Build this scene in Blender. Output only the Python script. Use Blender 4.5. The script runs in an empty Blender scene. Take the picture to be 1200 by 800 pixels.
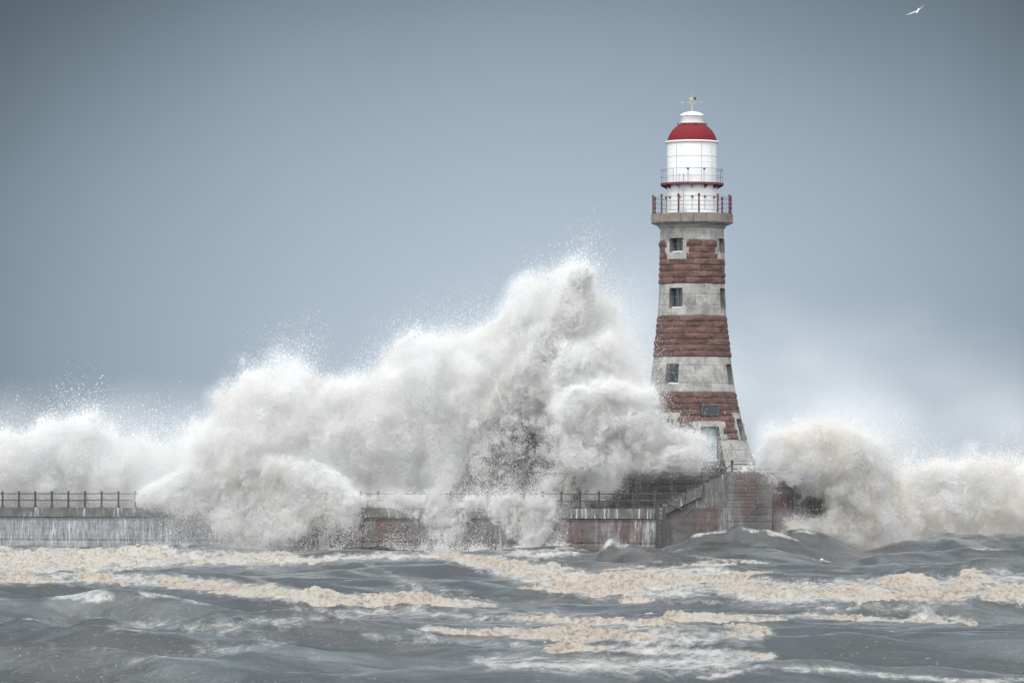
import bpy, math, random
import numpy as np
from mathutils import Vector, Matrix
random.seed(7)
rng = np.random.default_rng(7)
C = bpy.context.scene.collection
scene = bpy.context.scene
# ------------------------------------------------------------------ camera
EYE, FPX = 4.4, 5520.0            # eye height over mean sea level, focal length in pixels of a 1200 px wide frame
cam_d = bpy.data.cameras.new('camera'); cam = bpy.data.objects.new('camera', cam_d); C.objects.link(cam)
cam.location = (0, 0, EYE); cam.rotation_euler = (math.pi / 2, 0, 0)
cam_d.sensor_width = 36; cam_d.lens = 36 * FPX / 1200; cam_d.shift_y = 172 / 1200
cam_d.clip_start = 1; cam_d.clip_end = 60000
scene.camera = cam
# ------------------------------------------------------------------ sky (storm overcast over a Nishita sky)
SUN_EL, SUN_AZ = math.radians(50), math.radians(205)      # azimuth clockwise from +Y: behind the camera
w = bpy.data.worlds.new('World'); scene.world = w; w.use_nodes = True
nt = w.node_tree; nt.nodes.clear(); L = nt.links.new
def N(t, tree=None, **k):
    n = (tree or nt).nodes.new(t)
    for a, v in k.items(): setattr(n, a, v)
    return n
def math_node(tree, op, a, b=None, clamp=False):
    n = tree.nodes.new('ShaderNodeMath'); n.operation = op; n.use_clamp = clamp
    for i, v in enumerate((a, b)):
        if v is None: continue
        if isinstance(v, (int, float)): n.inputs[i].default_value = v
        else: tree.links.new(v, n.inputs[i])
    return n.outputs[0]
def maprange(tree, v, a, b, c=0., d=1., smooth=True):
    n = tree.nodes.new('ShaderNodeMapRange'); n.interpolation_type = 'SMOOTHSTEP' if smooth else 'LINEAR'
    tree.links.new(v, n.inputs[0])
    for i, q in enumerate((a, b, c, d)): n.inputs[i + 1].default_value = q
    return n.outputs[0]
def ramp(tree, v, stops, interp='LINEAR'):
    n = tree.nodes.new('ShaderNodeValToRGB'); n.color_ramp.interpolation = interp
    el = n.color_ramp.elements
    while len(el) < len(stops): el.new(0.5)
    for e, (p, c) in zip(el, stops):
        e.position = p; e.color = (*c, 1) if len(c) == 3 else c
    if v is not None: tree.links.new(v, n.inputs[0])
    return n.outputs[0]
def mix(tree, f, a, b, mode='MIX'):
    n = tree.nodes.new('ShaderNodeMix'); n.data_type = 'RGBA'; n.blend_type = mode
    for i, v in ((0, f), (6, a), (7, b)):
        if isinstance(v, (int, float)): n.inputs[i].default_value = v
        elif isinstance(v, tuple): n.inputs[i].default_value = (*v, 1)
        else: tree.links.new(v, n.inputs[i])
    return n.outputs[2]
tc = N('ShaderNodeTexCoord'); sep = N('ShaderNodeSeparateXYZ'); L(tc.outputs['Generated'], sep.inputs[0])
vx, vy, vz = sep.outputs
cn = N('ShaderNodeTexNoise'); L(tc.outputs['Generated'], cn.inputs['Vector']); cn.inputs['Scale'].default_value = 9; cn.inputs['Detail'].default_value = 5
cl = math_node(nt, 'MULTIPLY', math_node(nt, 'SUBTRACT', cn.outputs[0], 0.5), 0.22)
dx = math_node(nt, 'DIVIDE', math_node(nt, 'SUBTRACT', vx, 0.008), 0.1105)
dz = math_node(nt, 'DIVIDE', math_node(nt, 'SUBTRACT', vz, 0.023), 0.0765)
rr = math_node(nt, 'SQRT', math_node(nt, 'ADD', math_node(nt, 'MULTIPLY', dx, dx), math_node(nt, 'MULTIPLY', dz, dz)))
rr = math_node(nt, 'DIVIDE', math_node(nt, 'ADD', rr, cl), 2.0, True)
low = ramp(nt, rr, [(p_, (v_, v_ * g_, v_ * b_)) for p_, v_, g_, b_ in ((0, .54, 1.17, 1.33), (.1, .50, 1.18, 1.36), (.2, .438, 1.19, 1.40), (.3, .374, 1.22, 1.46), (.4, .312, 1.25, 1.52),
    (.5, .244, 1.29, 1.58), (.6, .165, 1.32, 1.59), (.7, .098, 1.34, 1.66), (.8, .072, 1.34, 1.68), (1, .075, 1.34, 1.68))], 'B_SPLINE')
up = maprange(nt, vz, .45, .97)
mid = mix(nt, maprange(nt, vz, .108, .17), low, (.355, .415, .465))
sky1 = mix(nt, up, mid, (2.5, 2.63, 2.76))
back = maprange(nt, vy, .75, -.35)
sky2 = mix(nt, math_node(nt, 'MULTIPLY', back, maprange(nt, vz, -.1, .25, .55, 1.)), sky1, (2.35, 2.42, 2.47))
nish = N('ShaderNodeTexSky', sky_type='NISHITA', sun_disc=False, sun_elevation=SUN_EL, sun_rotation=SUN_AZ)
scl = N('ShaderNodeVectorMath', operation='SCALE'); L(sky2, scl.inputs[0]); scl.inputs[3].default_value = 10
skym = mix(nt, 0.97, nish.outputs[0], scl.outputs[0])
bg = N('ShaderNodeBackground'); L(skym, bg.inputs[0]); bg.inputs[1].default_value = 0.1
wo = N('ShaderNodeOutputWorld'); L(bg.outputs[0], wo.inputs[0])
# ------------------------------------------------------------------ sun (veiled)
sd = bpy.data.lights.new('sun', 'SUN'); sd.energy = 1.9; sd.angle = math.radians(14); sd.color = (1, .96, .90)
sun = bpy.data.objects.new('sun', sd); C.objects.link(sun)
sdir = Vector((math.cos(SUN_EL) * math.sin(SUN_AZ), math.cos(SUN_EL) * math.cos(SUN_AZ), math.sin(SUN_EL)))
sun.rotation_euler = sdir.to_track_quat('Z', 'Y').to_euler()
vs = scene.view_settings; vs.view_transform = 'Standard'; vs.look = 'None'; vs.exposure = 0.0; vs.gamma = 1; vs.use_curve_mapping = False
cy = scene.cycles; cy.max_bounces = 48; cy.diffuse_bounces = 44; cy.glossy_bounces = 3; cy.transmission_bounces = 4; cy.use_denoising = True
cy.use_adaptive_sampling = True; cy.adaptive_threshold = 0.012; cy.caustics_reflective = False; cy.caustics_refractive = False

# ------------------------------------------------------------------ helpers
def at(X, Y, d): return Vector(((X - 600) * d / FPX, d, EYE - (Y - 572) * d / FPX))
def zY(Y, d=300.): return EYE - (Y - 572) * d / FPX
class Noise:
    def __init__(s, seed, n=64): s.n = n; s.t = np.random.default_rng(seed).random((n, n, n), dtype=np.float32)
    def __call__(s, p):
        f = np.floor(p); u = (p - f).astype(np.float32); i = f.astype(np.int64) % s.n; j = (i + 1) % s.n
        u = u * u * u * (u * (u * 6 - 15) + 10)
        x0, y0, z0 = i.T; x1, y1, z1 = j.T; a, b, c = u.T; t = s.t
        l = lambda q, r, k: q + (r - q) * k
        return l(l(l(t[x0, y0, z0], t[x1, y0, z0], a), l(t[x0, y1, z0], t[x1, y1, z0], a), b),
                 l(l(t[x0, y0, z1], t[x1, y0, z1], a), l(t[x0, y1, z1], t[x1, y1, z1], a), b), c)
NZ = [Noise(k) for k in range(4)]
def fbm(p, octs=4, k=0, gain=.5):
    v = 0; a = 1; tot = 0
    for o in range(octs):
        v = v + a * NZ[(k + o) % 4](p * 2 ** o + 17.3 * o); tot += a; a *= gain
    return v / tot
def sstep(a, b, v):
    t = np.clip((v - a) / (b - a), 0, 1); return t * t * (3 - 2 * t)

ORG = {}
def raw_mesh(name, V, F, mats=None, smooth=False):
    me = bpy.data.meshes.new(name)
    V = np.asarray(V, dtype=np.float32)
    if isinstance(F, np.ndarray):
        n, k = F.shape
        me.vertices.add(len(V)); me.vertices.foreach_set('co', V.ravel())
        me.loops.add(n * k); me.loops.foreach_set('vertex_index', F.ravel().astype(np.int32))
        me.polygons.add(n); me.polygons.foreach_set('loop_start', np.arange(0, n * k, k, dtype=np.int32))
        me.update(calc_edges=True)
    else:
        me.from_pydata(V.tolist(), [], F); me.update()
    if smooth: me.polygons.foreach_set('use_smooth', np.ones(len(me.polygons), dtype=bool))
    for m in (mats or []): me.materials.append(m)
    return me
def root_of(o):
    while o.parent: o = o.parent
    return o
def obj(name, V, F, mat, parent=None, smooth=False, label=None):
    V = np.asarray(V, dtype=np.float64).reshape(-1, 3)
    if parent is not None: V = V - np.array(ORG.get(root_of(parent).name, (0, 0, 0)))
    o = bpy.data.objects.new(name, raw_mesh(name, V, F, [mat], smooth)); C.objects.link(o)
    if parent is not None: o.parent = parent
    if label: o['label'] = label
    return o
def thing(name, label, cat, loc=(0, 0, 0), group=None):
    o = bpy.data.objects.new(name, None); C.objects.link(o); o.location = loc; o.empty_display_size = .3
    ORG[o.name] = tuple(loc); o['label'] = label; o['category'] = cat
    if group: o['group'] = group
    return o
class MB:
    def __init__(s): s.V = []; s.F = []
    def add(s, V, F):
        b = len(s.V); s.V += [tuple(v) for v in V]; s.F += [tuple(i + b for i in f) for f in F]; return s
    def box(s, c, h, M=None):
        c = Vector(c); P = []
        for sx in (-1, 1):
            for sy in (-1, 1):
                for sz in (-1, 1):
                    v = Vector((sx * h[0], sy * h[1], sz * h[2])); P.append(c + (M @ v if M else v))
        return s.add(P, [(0, 1, 3, 2), (4, 6, 7, 5), (0, 4, 5, 1), (2, 3, 7, 6), (0, 2, 6, 4), (1, 5, 7, 3)])
    def tube(s, a, b, r, n=8, r2=None):
        a, b = Vector(a), Vector(b); q = (b - a).normalized().to_track_quat('Z', 'Y'); r2 = r if r2 is None else r2
        V = [a + q @ Vector((r * math.cos(t), r * math.sin(t), 0)) for t in np.arange(n) * 2 * math.pi / n]
        V += [b + q @ Vector((r2 * math.cos(t), r2 * math.sin(t), 0)) for t in np.arange(n) * 2 * math.pi / n]
        return s.add(V, [(i, (i + 1) % n, n + (i + 1) % n, n + i) for i in range(n)] + [tuple(range(n))[::-1], tuple(range(n, 2 * n))])
    def path(s, P, r, n=6):
        for a, b in zip(P[:-1], P[1:]): s.tube(a, b, r, n)
        return s
    def lathe(s, prof, c, n=64, close=False):
        V = []; k = len(prof)
        for (r, z) in prof:
            for t in np.arange(n) * 2 * math.pi / n: V.append((c[0] + r * math.cos(t), c[1] + r * math.sin(t), z))
        F = []
        for j in range(k if close else k - 1):
            j2 = (j + 1) % k
            F += [(j * n + i, j * n + (i + 1) % n, j2 * n + (i + 1) % n, j2 * n + i) for i in range(n)]
        return s.add(V, F)
    def ball(s, c, r, n=10, m=6, sc=(1, 1, 1)):
        c = Vector(c); V = [c + Vector((0, 0, -r * sc[2]))]
        for j in range(1, m):
            p = -math.pi / 2 + math.pi * j / m
            for i in range(n):
                t = 2 * math.pi * i / n; V.append(c + Vector((r * sc[0] * math.cos(p) * math.cos(t), r * sc[1] * math.cos(p) * math.sin(t), r * sc[2] * math.sin(p))))
        V.append(c + Vector((0, 0, r * sc[2]))); T = len(V) - 1
        F = [(0, 1 + (i + 1) % n, 1 + i) for i in range(n)]
        for j in range(m - 2):
            F += [(1 + j * n + i, 1 + j * n + (i + 1) % n, 1 + (j + 1) * n + (i + 1) % n, 1 + (j + 1) * n + i) for i in range(n)]
        F += [(T, 1 + (m - 2) * n + i, 1 + (m - 2) * n + (i + 1) % n) for i in range(n)]
        return s.add(V, F)
    def prism(s, poly, z0, z1):
        n = len(poly); V = [(x, y, z0) for x, y in poly] + [(x, y, z1) for x, y in poly]
        return s.add(V, [tuple(range(n))[::-1], tuple(range(n, 2 * n))] + [(i, (i + 1) % n, n + (i + 1) % n, n + i) for i in range(n)])
    def build(s, name, mat, parent=None, smooth=False, label=None):
        return obj(name, s.V, s.F, mat, parent, smooth, label)

# ------------------------------------------------------------------ materials
def new_mat(name):
    m = bpy.data.materials.new(name); m.use_nodes = True; t = m.node_tree
    b = t.nodes['Principled BSDF']; return m, t, b
def coords(t, scale=(1, 1, 1)):
    g = t.nodes.new('ShaderNodeNewGeometry'); mp = t.nodes.new('ShaderNodeMapping'); mp.inputs['Scale'].default_value = scale
    t.links.new(g.outputs['Position'], mp.inputs[0]); return mp.outputs[0]
def noise(t, vec, scale, detail=4, rough=.55, dist=0):
    n = t.nodes.new('ShaderNodeTexNoise'); t.links.new(vec, n.inputs['Vector'])
    n.inputs['Scale'].default_value = scale; n.inputs['Detail'].default_value = detail; n.inputs['Roughness'].default_value = rough; n.inputs['Distortion'].default_value = dist
    return n.outputs[0]
def bump(t, b, h, strength, dist):
    n = t.nodes.new('ShaderNodeBump'); n.inputs['Strength'].default_value = strength; n.inputs['Distance'].default_value = dist
    t.links.new(h, n.inputs['Height']); t.links.new(n.outputs[0], b.inputs['Normal'])
def paint(name, col, rough=.5, wear=None, amt=.25, scale=3., metal=0, stretch=.3):
    m, t, b = new_mat(name); v = coords(t, (1, 1, stretch))
    f = noise(t, v, scale, 6, .65)
    c = mix(t, ramp(t, f, [(.38, (0, 0, 0)), (.75, (amt, amt, amt))]), col, wear or tuple(q * .5 for q in col))
    t.links.new(c, b.inputs['Base Color']); b.inputs['Roughness'].default_value = rough; b.inputs['Metallic'].default_value = metal
    bump(t, b, noise(t, coords(t), 25, 3), .15, .02)
    return m
def stone(name, col, dark, rust, rough=.85, tone=.35):
    m, t, b = new_mat(name); v = coords(t); vs_ = coords(t, (1, 1, .25))
    at_ = t.nodes.new('ShaderNodeAttribute'); at_.attribute_name = 'tone'
    c = mix(t, ramp(t, noise(t, v, 1.6, 8, .7), [(.44, (0, 0, 0)), (.60, (.9, .9, .9))]), col, dark)
    c = mix(t, ramp(t, noise(t, vs_, 1.1, 5, .6, .6), [(.52, (0, 0, 0)), (.72, (.5, .5, .5))]), c, rust)
    f = maprange(t, at_.outputs['Fac'], 0, 1, 1 - tone, 1 + tone, False)
    c2 = t.nodes.new('ShaderNodeVectorMath'); c2.operation = 'SCALE'; t.links.new(c, c2.inputs[0]); t.links.new(f, c2.inputs[3])
    gr = mix(t, 1.0, c2.outputs[0], ramp(t, noise(t, v, 14, 4, .7), [(.3, (.72, .72, .72)), (.7, (1.2, 1.2, 1.2))]), 'MULTIPLY')
    t.links.new(gr, b.inputs['Base Color']); b.inputs['Roughness'].default_value = rough
    bump(t, b, noise(t, v, 9, 6, .7), .5, .04)
    return m
M_red = stone('red_granite', (.108, .056, .049), (.060, .035, .032), (.140, .084, .073), tone=.22)
M_pale = stone('pale_granite', (.305, .302, .290), (.175, .172, .163), (.25, .225, .185), tone=.15)
M_slab = stone('gallery_stone', (.235, .205, .185), (.15, .128, .115), (.18, .12, .095), tone=.1)
M_white = paint('white_paint', (.66, .67, .68), .4, (.46, .44, .40), .4, 1.6)
M_dome = paint('red_paint', (.140, .014, .019), .65, (.10, .012, .015), .5, 1.4)
M_maroon = paint('maroon_paint', (.115, .022, .032), .5, (.05, .012, .015), .6)
M_grey = paint('grey_metal', (.23, .25, .29), .5)
M_plaque = paint('dark_plate', (.062, .072, .075), .85, (.04, .045, .045), .6)
for m_ in (M_dome, M_plaque): m_.node_tree.nodes['Principled BSDF'].inputs['Specular IOR Level'].default_value = .12
M_bar = paint('light_grey_paint', (.38, .39, .41), .5)
M_dark = paint('dark_iron', (.035, .038, .045), .55, (.09, .05, .035), .5)
M_cream = paint('cream_paint', (.40, .345, .24), .6)
M_door = paint('pale_blue_paint', (.42, .50, .53), .45, (.36, .42, .43), .5, 2.)
M_bronze = paint('bronze_plate', (.095, .115, .12), .4, (.05, .06, .065), .6)
M_timber = paint('wet_timber', (.028, .031, .033), .4, (.07, .075, .075), .6, 4., 0, .12)
m, t, b = new_mat('window_glass'); b.inputs['Base Color'].default_value = (.03, .045, .055, 1); b.inputs['Roughness'].default_value = .08; M_glass = m
m, t, b = new_mat('gull_feather'); b.inputs['Base Color'].default_value = (.45, .46, .47, 1); b.inputs['Roughness'].default_value = .7; M_gull = m
m, t, b = new_mat('gull_grey'); b.inputs['Base Color'].default_value = (.20, .22, .25, 1); b.inputs['Roughness'].default_value = .7; M_gullgrey = m

def sea_wall(name, red):
    m, t, b = new_mat(name); v = coords(t)
    br = t.nodes.new('ShaderNodeTexBrick'); rot = t.nodes.new('ShaderNodeMapping'); rot.inputs['Rotation'].default_value = (math.pi / 2, 0, 0)
    t.links.new(v, rot.inputs[0]); t.links.new(rot.outputs[0], br.inputs['Vector'])
    for k, q in (('Scale', 1.), ('Mortar Size', .02), ('Mortar Smooth', .3), ('Brick Width', 1.25), ('Row Height', .44)): br.inputs[k].default_value = q
    if red: ca, cb, mo = (.105, .050, .046), (.068, .040, .039), (.045, .040, .040)
    else:   ca, cb, mo = (.088, .088, .09), (.06, .062, .065), (.035, .035, .037)
    for k, q in (('Color1', ca), ('Color2', cb), ('Mortar', mo)): br.inputs[k].default_value = (*q, 1)
    c = br.outputs['Color']
    # patches of grey render over the stone
    patch = ramp(t, noise(t, coords(t, (.30, .30, .10)), 1.1, 5, .6, .4), [(.44, (0, 0, 0)), (.56, (1, 1, 1))])
    c = mix(t, patch, c, (.085, .078, .075) if red else (.10, .102, .106))
    c = mix(t, ramp(t, noise(t, v, 2.2, 7, .7), [(.42, (0, 0, 0)), (.7, (.75, .75, .75))]), c, (.045, .047, .05))
    # runnels of white water falling down the face
    runs = ramp(t, noise(t, coords(t, (1.6, 1.6, .14)), 1.9, 8, .72, .25), [(.47, (0, 0, 0)), (.60, (.75, .75, .75))])
    fine = ramp(t, noise(t, coords(t, (5, 5, .55)), 2.2, 5, .75, .3), [(.38, (.1, .1, .1)), (.62, (1, 1, 1))])
    where = ramp(t, noise(t, coords(t, (.16, .16, .03)), 1.6, 3, .6), [(.44, (.06, .06, .06)), (.64, (.9, .9, .9))] if red else [(.38, (.25, .25, .25)), (.60, (1, 1, 1))])
    fac = mix(t, 1., mix(t, 1., runs, fine, 'MULTIPLY'), where, 'MULTIPLY')
    if not red: fac = mix(t, .42, fac, mix(t, 1., fine, (.95, .95, .95), 'MULTIPLY'), 'SCREEN')
    c = mix(t, fac, c, (.52, .54, .56))
    t.links.new(c, b.inputs['Base Color']); b.inputs['Roughness'].default_value = .42
    bump(t, b, mix(t, .5, noise(t, v, 6, 6, .7), br.outputs['Fac']), .6, .05)
    return m
M_wallgrey = sea_wall('grey_sea_wall', False); M_wallred = sea_wall('red_sea_wall', True)
def concrete():
    m, t, b = new_mat('wet_concrete'); v = coords(t)
    c = mix(t, ramp(t, noise(t, v, 1.3, 8, .7), [(.36, (0, 0, 0)), (.66, (1, 1, 1))]), (.125, .12, .114), (.052, .052, .052))
    runs = ramp(t, noise(t, coords(t, (2.2, 2.2, .22)), 2.0, 7, .7, .25), [(.55, (0, 0, 0)), (.66, (.8, .8, .8))])
    c = mix(t, runs, c, (.50, .52, .54))
    t.links.new(c, b.inputs['Base Color']); b.inputs['Roughness'].default_value = .45; bump(t, b, noise(t, v, 7, 6, .7), .5, .05); return m
M_conc = concrete()

def water_mat():
    m, t, b = new_mat('storm_water'); v = coords(t)
    vs_ = coords(t, (.38, 1, 1))
    h1 = noise(t, vs_, .85, 7, .66, .5); h2 = noise(t, vs_, 5., 4, .65, .3)
    hh = math_node(t, 'ADD', h1, math_node(t, 'MULTIPLY', h2, .22))
    bump(t, b, hh, .7, .095)
    body = mix(t, noise(t, coords(t, (.05, .05, .05)), 1., 3), (.015, .018, .021), (.036, .035, .031))
    body = mix(t, ramp(t, noise(t, coords(t, (.10, .17, .1)), 1.6, 6, .7, .6), [(.48, (0, 0, 0)), (.76, (.45, .45, .45))]), body, (.22, .245, .255))
    fo = t.nodes.new('ShaderNodeAttribute'); fo.attribute_name = 'foam'
    lace = noise(t, coords(t, (.75, .42, 1)), 2.2, 11, .83, .4)
    thr = math_node(t, 'SUBTRACT', math_node(t, 'ADD', lace, math_node(t, 'MULTIPLY', fo.outputs['Fac'], .42)), .72)
    fac = maprange(t, thr, 0., .34)
    fac = math_node(t, 'MULTIPLY', fac, .54)
    spk = ramp(t, noise(t, coords(t, (1, .5, 1)), 9., 5, .8), [(.60, (0, 0, 0)), (.72, (.4, .4, .4))])
    fac2 = math_node(t, 'MAXIMUM', fac, spk)
    c = mix(t, fac2, body, (.58, .565, .54))
    t.links.new(c, b.inputs['Base Color'])
    t.links.new(maprange(t, fac2, 0, 1, .12, .9), b.inputs['Roughness']); b.inputs['IOR'].default_value = 1.333
    return m
M_water = water_mat()
def foam_mat():
    m, t, b = new_mat('brown_sea_foam'); v = coords(t)
    at_ = t.nodes.new('ShaderNodeAttribute'); at_.attribute_name = 'tone'
    c = mix(t, at_.outputs['Fac'], (.33, .318, .295), (.295, .256, .210))
    c = mix(t, ramp(t, noise(t, coords(t, (1, .35, 1)), 5.5, 5, .7, .3), [(.47, (0, 0, 0)), (.62, (.9, .9, .9))]), c, (.135, .105, .08))
    c = mix(t, ramp(t, noise(t, coords(t, (1, .22, 1)), .9, 4, .6), [(.46, (0, 0, 0)), (.68, (.7, .7, .7))]), c, (.315, .30, .275))
    t.links.new(c, b.inputs['Base Color']); b.inputs['Roughness'].default_value = .85
    bump(t, b, noise(t, v, 7, 6, .75), .8, .09); return m
M_foam = foam_mat()
def spray_mat(name, sand, lo, hi):
    m, t, b = new_mat(name)
    f = ramp(t, noise(t, coords(t), .42, 4, .6), [(lo, (0, 0, 0)), (hi, (1, 1, 1))])
    c = mix(t, f, (.994, .995, .997), sand)
    d = t.nodes.new('ShaderNodeBsdfDiffuse'); t.links.new(c, d.inputs[0])
    tr = t.nodes.new('ShaderNodeBsdfTranslucent'); t.links.new(c, tr.inputs[0])
    mx = t.nodes.new('ShaderNodeMixShader'); mx.inputs[0].default_value = .48
    t.links.new(d.outputs[0], mx.inputs[1]); t.links.new(tr.outputs[0], mx.inputs[2])
    t.links.new(mx.outputs[0], t.nodes['Material Output'].inputs[0]); return m
M_spray = spray_mat('white_spray', (.982, .970, .950), .46, .64)
M_spray_sand = spray_mat('sandy_spray', (.970, .932, .880), .42, .60)

# ================================================================== SEA
def swell(X, Y, d, sx, sd_, front=1.): 
    p = at(X, Y, d); return (p.x, p.y, p.z, sx * d / FPX, sd_, front)
SW = [swell(858, 611, 268, 74, 5, .5), swell(950, 618, 273, 40, 5, .55), swell(1130, 619, 282, 75, 6, .8), swell(1230, 618, 285, 60, 6, .8),
      swell(545, 646, 236, 38, 4, .8), swell(620, 664, 230, 50, 5), swell(716, 632, 258, 15, 1.6, .5), swell(755, 640, 258, 30, 4),
      swell(30, 712, 128, 62, 3.4, .5), swell(120, 724, 127, 40, 3.0, .6), swell(1165, 668, 212, 45, 4.5, .8), swell(835, 658, 236, 45, 4), swell(760, 672, 236, 60, 4),
      swell(90, 648, 285, 90, 6), swell(280, 655, 285, 90, 6), swell(390, 657, 284, 40, 5), swell(200, 682, 190, 120, 4, .7), swell(480, 702, 168, 110, 4, .7), swell(1080, 655, 245, 60, 4),
      swell(760, 738, 130, 120, 3.2, .7), swell(480, 796, 101, 28, 1.6), swell(1000, 738, 133, 120, 3.6, .7), swell(330, 756, 124, 120, 3.5, .7)]
wv = []
r2 = np.random.default_rng(3)
for i in range(80):
    lam = 1.3 * (22 / 1.3) ** r2.random(); k = 2 * math.pi / lam; th = r2.normal(-1.75, .55)
    wv.append((k * math.cos(th), k * math.sin(th), r2.random() * 6.283, (.0029 if lam < 3.5 else .0040 if lam < 7 else .0062) * lam ** .97))
def sea_h(x, y):
    h = np.zeros_like(x); fade = 1 / (1 + (np.maximum(y - 320, 0) / 150) ** 2)
    P = np.stack([x * .06, y * .05, x * 0], -1).reshape(-1, 3)
    gust = (.55 + .9 * NZ[0](P).reshape(x.shape))
    wx = x + 1.6 * (NZ[1](P * 3 + 9).reshape(x.shape) - .5); wy = y + 2.4 * (NZ[2](P * 3 + 4).reshape(x.shape) - .5)
    for kx, ky, ph, a in wv:
        h += a * (np.exp(1.1 * (np.sin(kx * wx + ky * wy + ph) - 1)) * 2.2 - .95)
    h *= gust * fade
    P2 = np.stack([x * .9, y * .55, x * 0], -1).reshape(-1, 3)
    rg = 1 - np.abs(fbm(P2 + 5, 3, 2, .5) * 2 - 1) * 2.2
    h += (.085 * (fbm(P2, 4, 1, .5) - .5) + .016 * rg).reshape(x.shape) * fade
    e = np.zeros_like(x)
    PS = np.stack([x * .30, y * .10, x * 0], -1).reshape(-1, 3); ws1 = 3.0 * (fbm(PS + 2, 3, 0).reshape(x.shape) - .5); ws2 = .82 + .42 * (fbm(PS * 1.7 + 8, 3, 2).reshape(x.shape) - .35)
    for (cx, cy_, A, sx, s_d, fr) in SW:
        dd = y - cy_ - .12 * np.abs(x - cx) + ws1; dd = np.where(dd < 0, dd / fr, dd * .9)
        e = np.maximum(e, 0) + np.maximum(A * ws2 * np.exp(-np.abs((x - cx + ws1 * .6) / sx / 1.3) ** 2.) * np.exp(-np.abs(dd / s_d) ** 1.45) - np.maximum(e, 0) * .6, 0) if A > 0 else e
    return h * (1 - .35 * np.clip(e, 0, 1)) + e
def foamlines():
    return [ # polylines of (X, Y, half height) in the photo, laid on the water
     (1.0, .35, [(-40, 663, 18), (60, 656, 15), (180, 652, 11), (300, 654, 8), (375, 656, 3)]),
     (1.0, .9, [(-40, 678, 7), (110, 677, 7), (200, 680, 7), (260, 687, 9), (320, 696, 9), (400, 701, 7), (480, 700, 6), (560, 706, 4)]),
     (1.0, .9, [(525, 651, 5), (560, 657, 10), (620, 672, 13), (700, 686, 14), (780, 682, 18), (830, 676, 18), (880, 690, 15), (950, 693, 12), (1040, 690, 12), (1100, 691, 14), (1160, 686, 16), (1240, 697, 18)]),
     (.85, .8, [(500, 735, 3), (600, 742, 6), (700, 746, 8), (800, 746, 10), (890, 740, 7)]),
     (.8, .7, [(660, 762, 4), (760, 762, 6), (890, 766, 5)]),
     (.8, .8, [(600, 722, 2), (760, 728, 4), (880, 723, 5), (960, 722, 4), (1040, 728, 3), (1110, 730, 3)]),
     (.8, .8, [(820, 792, 3), (900, 780, 3), (1000, 786, 4), (1100, 795, 4), (1240, 796, 4)]),
     (.7, .8, [(975, 712, 3), (1010, 713, 3)]), (.8, .8, [(1080, 725, 4), (1130, 727, 4)]),
     (.8, .5, [(690, 640, 1.5), (712, 635, 3), (728, 634, 2)])]
def line_mask(X, Y, pts):
    best = np.zeros_like(X)
    for (a, b_, ha), (c, d_, hb) in zip(pts[:-1], pts[1:]):
        t_ = np.clip(((X - a) * (c - a)) / ((c - a) ** 2), 0, 1); yy = b_ + (d_ - b_) * t_; hh = ha + (hb - ha) * t_
        over = np.maximum(np.maximum(a - X, X - c), 0)
        best = np.maximum(best, 1 - np.sqrt(((Y - yy) / hh) ** 2 + (over / 14) ** 2) * .5)
    return best               # 1 on the line, .5 at its edge
def grid_faces(nr, nc):
    i = np.arange(nr - 1)[:, None] * nc + np.arange(nc - 1)[None]
    return np.stack([i, i + 1, i + nc + 1, i + nc], -1).reshape(-1, 4)
cols = np.concatenate([[-60000, -15000, -5000, -1800, -700, -350], np.arange(-150, 1351, 2.0), [1600, 2000, 3200, 6500, 17000, 60000]])
rows = np.concatenate([[25, 45, 65, 80, 90], np.arange(96, 330, .30), np.geomspace(331, 25000, 70)])
D, X0 = np.meshgrid(rows, cols, indexing='ij'); xs = (X0 - 600) * D / FPX
hs = sea_h(xs, D)
Ypx = 572 + (EYE - hs) * FPX / D
foam_thick = np.zeros_like(xs); foam_tone = np.zeros_like(xs)
Pn = np.stack([xs * .55, D * .16, xs * 0], -1).reshape(-1, 3)
wob = (fbm(Pn, 5, 2, .6).reshape(xs.shape) - .5)
for wgt, tone, pts in foamlines():
    mk = line_mask(X0 + 50 * wob, Ypx + 16 * wob, pts) * wgt
    foam_tone = np.where(mk > foam_thick, tone, foam_tone); foam_thick = np.maximum(foam_thick, mk)
thin = [(1., [(150, 651, 5), (300, 655, 6), (460, 652, 6), (580, 650, 6), (665, 645, 5)]), (.7, [(700, 700, 8), (900, 708, 10), (1100, 716, 10)]), (.7, [(420, 745, 10), (560, 752, 12), (700, 758, 12)]), (.8, [(380, 720, 14), (480, 715, 14), (600, 722, 20), (760, 735, 20), (880, 745, 14)]), (.9, [(560, 775, 10), (720, 780, 18), (880, 775, 16)]), (.75, [(130, 735, 8), (250, 735, 16), (400, 715, 10)]),
        (.7, [(150, 775, 6), (230, 760, 16), (330, 750, 8)]), (.6, [(850, 672, 10), (1000, 680, 8)]), (.6, [(1090, 660, 9), (1180, 665, 9)]), (.7, [(380, 640, 5), (500, 690, 12), (540, 690, 8)]),
        (.7, [(-40, 652, 6), (200, 650, 6), (400, 655, 4)]), (.75, [(690, 628, 4), (800, 622, 3), (870, 612, 3), (960, 617, 2)]), (.55, [(780, 790, 12), (900, 785, 12), (1000, 775, 8)]), (.5, [(0, 785, 10), (200, 790, 10)])]
foam_thin = np.clip((foam_thick + .12) * 1.3, 0, 1)
for wgt, pts in thin: foam_thin = np.maximum(foam_thin, line_mask(X0 + 70 * wob, Ypx + 12 * wob, pts) * wgt * 1.15)
V = np.stack([xs, D, hs], -1).reshape(-1, 3)
crest = np.zeros_like(hs); q3 = 4
crest[q3:-q3] = (2 * hs[q3:-q3] - hs[2 * q3:] - hs[:-2 * q3]); crest[:12] = 0; crest[-75:] = 0
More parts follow.
